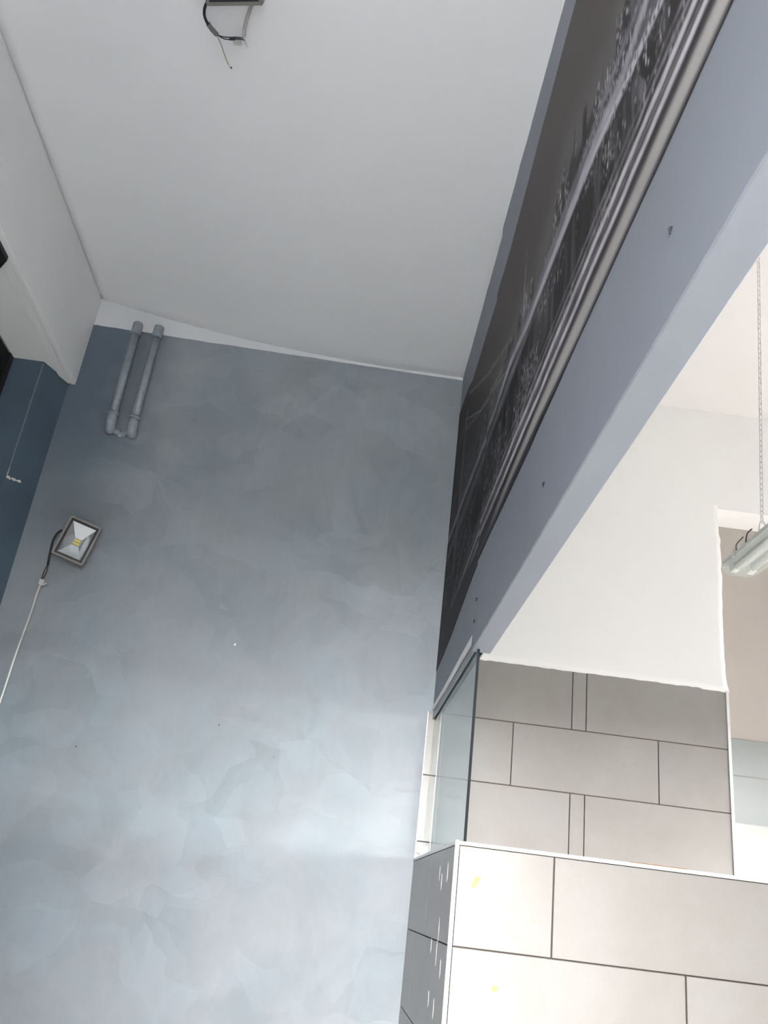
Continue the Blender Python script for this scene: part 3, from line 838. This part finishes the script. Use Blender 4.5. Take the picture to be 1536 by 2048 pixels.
child_at(cable('grey_cable', WP((-.70, -2.03, 4.175), (-.715, -2.0, 4.168), (-.735, -1.95, 4.165), (-.747, -1.91, 4.16), (-.750, -1.885, 4.150)), .0060, M_CABLE_G), wl)
child_at(obj('terminal_strip', bx(-.731, -.706, -2.054, -2.029, 3.915, 3.929, bevel=.002), M_CLEAR), wl)
child_at(cable('bare_strand', WP((-.749, -1.874, 4.147), (-.746, -1.85, 4.15), (-.744, -1.832, 4.152)), .0009, M_STEEL), wl)
child_at(cable('bare_strand', WP((-.748, -1.874, 4.147), (-.742, -1.85, 4.15), (-.738, -1.834, 4.152)), .0009, M_STEEL), wl)

# black box under the beam, at the left edge
bm = prism(bmesh.new(), [(-1.779, -1.071), (-1.846, -.99), (-1.90, -1.10), (-1.90, -1.6), (-1.781, -1.6)], 3.555, 3.580)
tag(obj('black_box', bm, M_BLACK), 'flat black fitting under the white beam at the left edge', 'fitting')

# ---- hanging fluorescent lamp in the kitchen
LX, LY0, LY1, LZ = 1.516, -.967, -2.23, 2.527     # axis x, far end, near end, lowest point
lamp = tag(empty('fluorescent_lamp', (LX, LY0, LZ)), 'twin tube fluorescent lamp with clear cover hanging on a chain', 'lamp')
def section(pts, y, s=1.0, zc=0.0):
    return [Vector((LX + .93 * x * s, y, LZ + .93 * (zc + (z - zc) * s))) for x, z in pts]
def loft_sections(secs, cap=True):
    bm = bmesh.new()
    L = [[bm.verts.new(v) for v in s] for s in secs]
    n = len(L[0])
    for a, b in zip(L, L[1:]):
        for k in range(n): bm.faces.new((a[k], a[(k + 1) % n], b[(k + 1) % n], b[k]))
    if cap: bm.faces.new(L[0]); bm.faces.new(L[-1])
    return bm
body = [(-.078, .045), (-.080, .055), (-.055, .085), (.055, .085), (.080, .055), (.078, .045)]
child_at(obj('body', loft_sections([section(body, LY0 - .012, .9, .06), section(body, LY0 - .03), section(body, LY1 + .03), section(body, LY1 + .012, .9, .06)]), M_LAMPBODY), lamp)
cov = [(-.079, .046), (-.078, .030), (-.066, .010), (-.045, .001), (-.015, .004), (.015, .004), (.045, .001), (.066, .010), (.078, .030), (.079, .046)]
child_at(obj('cover', loft_sections([section(cov, LY0 - .004, .80, .046), section(cov, LY0 - .016, .95, .046), section(cov, LY0 - .04), section(cov, LY1 + .04), section(cov, LY1 + .016, .95, .046), section(cov, LY1 + .004, .80, .046)]), M_COVER), lamp)
child_at(obj('reflector_tray', loft_sections([section([(-.066, .046), (-.02, .042), (0, .030), (.02, .042), (.066, .046)], y) for y in (LY0 - .06, LY1 + .06)], cap=True), M_TRAY), lamp)
for sx in (-.033, .033):
    tb = child_at(obj('tube', tube(bmesh.new(), [(LX + sx, LY0 - .075, LZ + .024), (LX + sx, LY1 + .075, LZ + .024)], .013, 14), M_TUBE), lamp)
    for f in tb.data.polygons: f.use_smooth = True
    for yy in (LY0 - .045, LY1 + .045):
        child_at(obj('tube_holder', bx(LX + sx - .016, LX + sx + .016, yy - .03, yy + .012, LZ + .010, LZ + .045, bevel=.003), M_TRAY), lamp)
for yy in (LY0 - .14, LY0 - .55, LY0 - .95):
    for s in (-1, 1):
        child_at(obj('clip', bx(LX + s * .075 - .003, LX + s * .075 + .003, yy - .014, yy + .014, LZ + .030, LZ + .066, bevel=.001), M_STEEL), lamp)
child_at(cable('spring_latch', [(LX - .066, LY0 - .150, LZ + .056), (LX - .080, LY0 - .180, LZ + .070), (LX - .076, LY0 - .235, LZ + .082)], .0026, M_DARKSTEEL), lamp)
child_at(cable('spring_latch', [(LX - .066, LY0 - .230, LZ + .056), (LX - .074, LY0 - .265, LZ + .082), (LX - .066, LY0 - .290, LZ + .094)], .0030, M_DARKSTEEL), lamp)
HKX, HKY, HKZ = LX, -1.208, 2.690
child_at(cable('hook', [(HKX - .016, HKY + .004, LZ + .083), (HKX - .014, HKY, HKZ - .045), (HKX - .009, HKY, HKZ - .015), (HKX, HKY, HKZ - .006), (HKX + .010, HKY, HKZ - .016), (HKX + .014, HKY, HKZ - .045), (HKX + .016, HKY + .004, LZ + .083)], .0022, M_STEEL), lamp)

chain = tag(empty('hanging_chain', (HKX, HKY, HKZ)), 'thin steel chain holding the fluorescent lamp from the ceiling', 'chain')
bm = bmesh.new()
LW, LL = .0062, .019
pts = []
for k in range(16):
    t = 2 * math.pi * k / 16
    pts.append((LW * math.cos(t), 0, (LL - LW) * (1 if math.sin(t) > 0 else -1) * (abs(math.sin(t)) > .01) * .62 + LW * math.sin(t)))
tube(bm, pts, .0016, 5, closed=True)
lm = bpy.data.meshes.new('link')
for f in bm.faces: f.smooth = True
bm.to_mesh(lm); bm.free(); lm.materials.append(M_STEEL)
top = Vector((HKX, HKY - .138, ZK)); base = Vector((HKX, HKY, HKZ))
dirv = (top - base); Ln = dirv.length; dirv.normalize()
q = Vector((0, 0, 1)).rotation_difference(dirv)
pitch = .0235
for k in range(int(Ln / pitch) + 1):
    o = bpy.data.objects.new('link', lm); COL.objects.link(o)
    o.parent = chain
    o.location = dirv * (pitch * k) + Vector((0, 0, 0))
    o.rotation_mode = 'QUATERNION'
    o.rotation_quaternion = q @ Matrix.Rotation(math.radians(90 * (k % 2) + 20), 4, 'Z').to_quaternion()

# ---- yellow scraps on the front tiles
def scrap(pts, label):
    bm = bmesh.new()
    f0 = [bm.verts.new((x, HY - .0042 - .003 * i % .004, z)) for i, (x, z) in enumerate(pts)]
    b0 = [bm.verts.new((x, HY - .0005, z)) for x, z in pts]
    n = len(pts)
    bm.faces.new(f0); bm.faces.new(b0)
    for i in range(n): bm.faces.new((f0[i], f0[(i + 1) % n], b0[(i + 1) % n], b0[i]))
    return tag(obj('tape_scrap', bm, M_YELLOW), label, 'tape scrap', 'yellow tape scraps on the half wall')
scrap([(.4315, 1.2215), (.4405, 1.2215), (.4545, 1.2440), (.4550, 1.2515), (.4440, 1.2535), (.4375, 1.2400)], 'larger torn yellow tape scrap near the top corner of the half wall')
scrap([(.513, .955), (.521, .950), (.5255, .958), (.523, .966), (.516, .967), (.512, .961)], 'tiny yellow tape scrap lower on the half wall tiles')
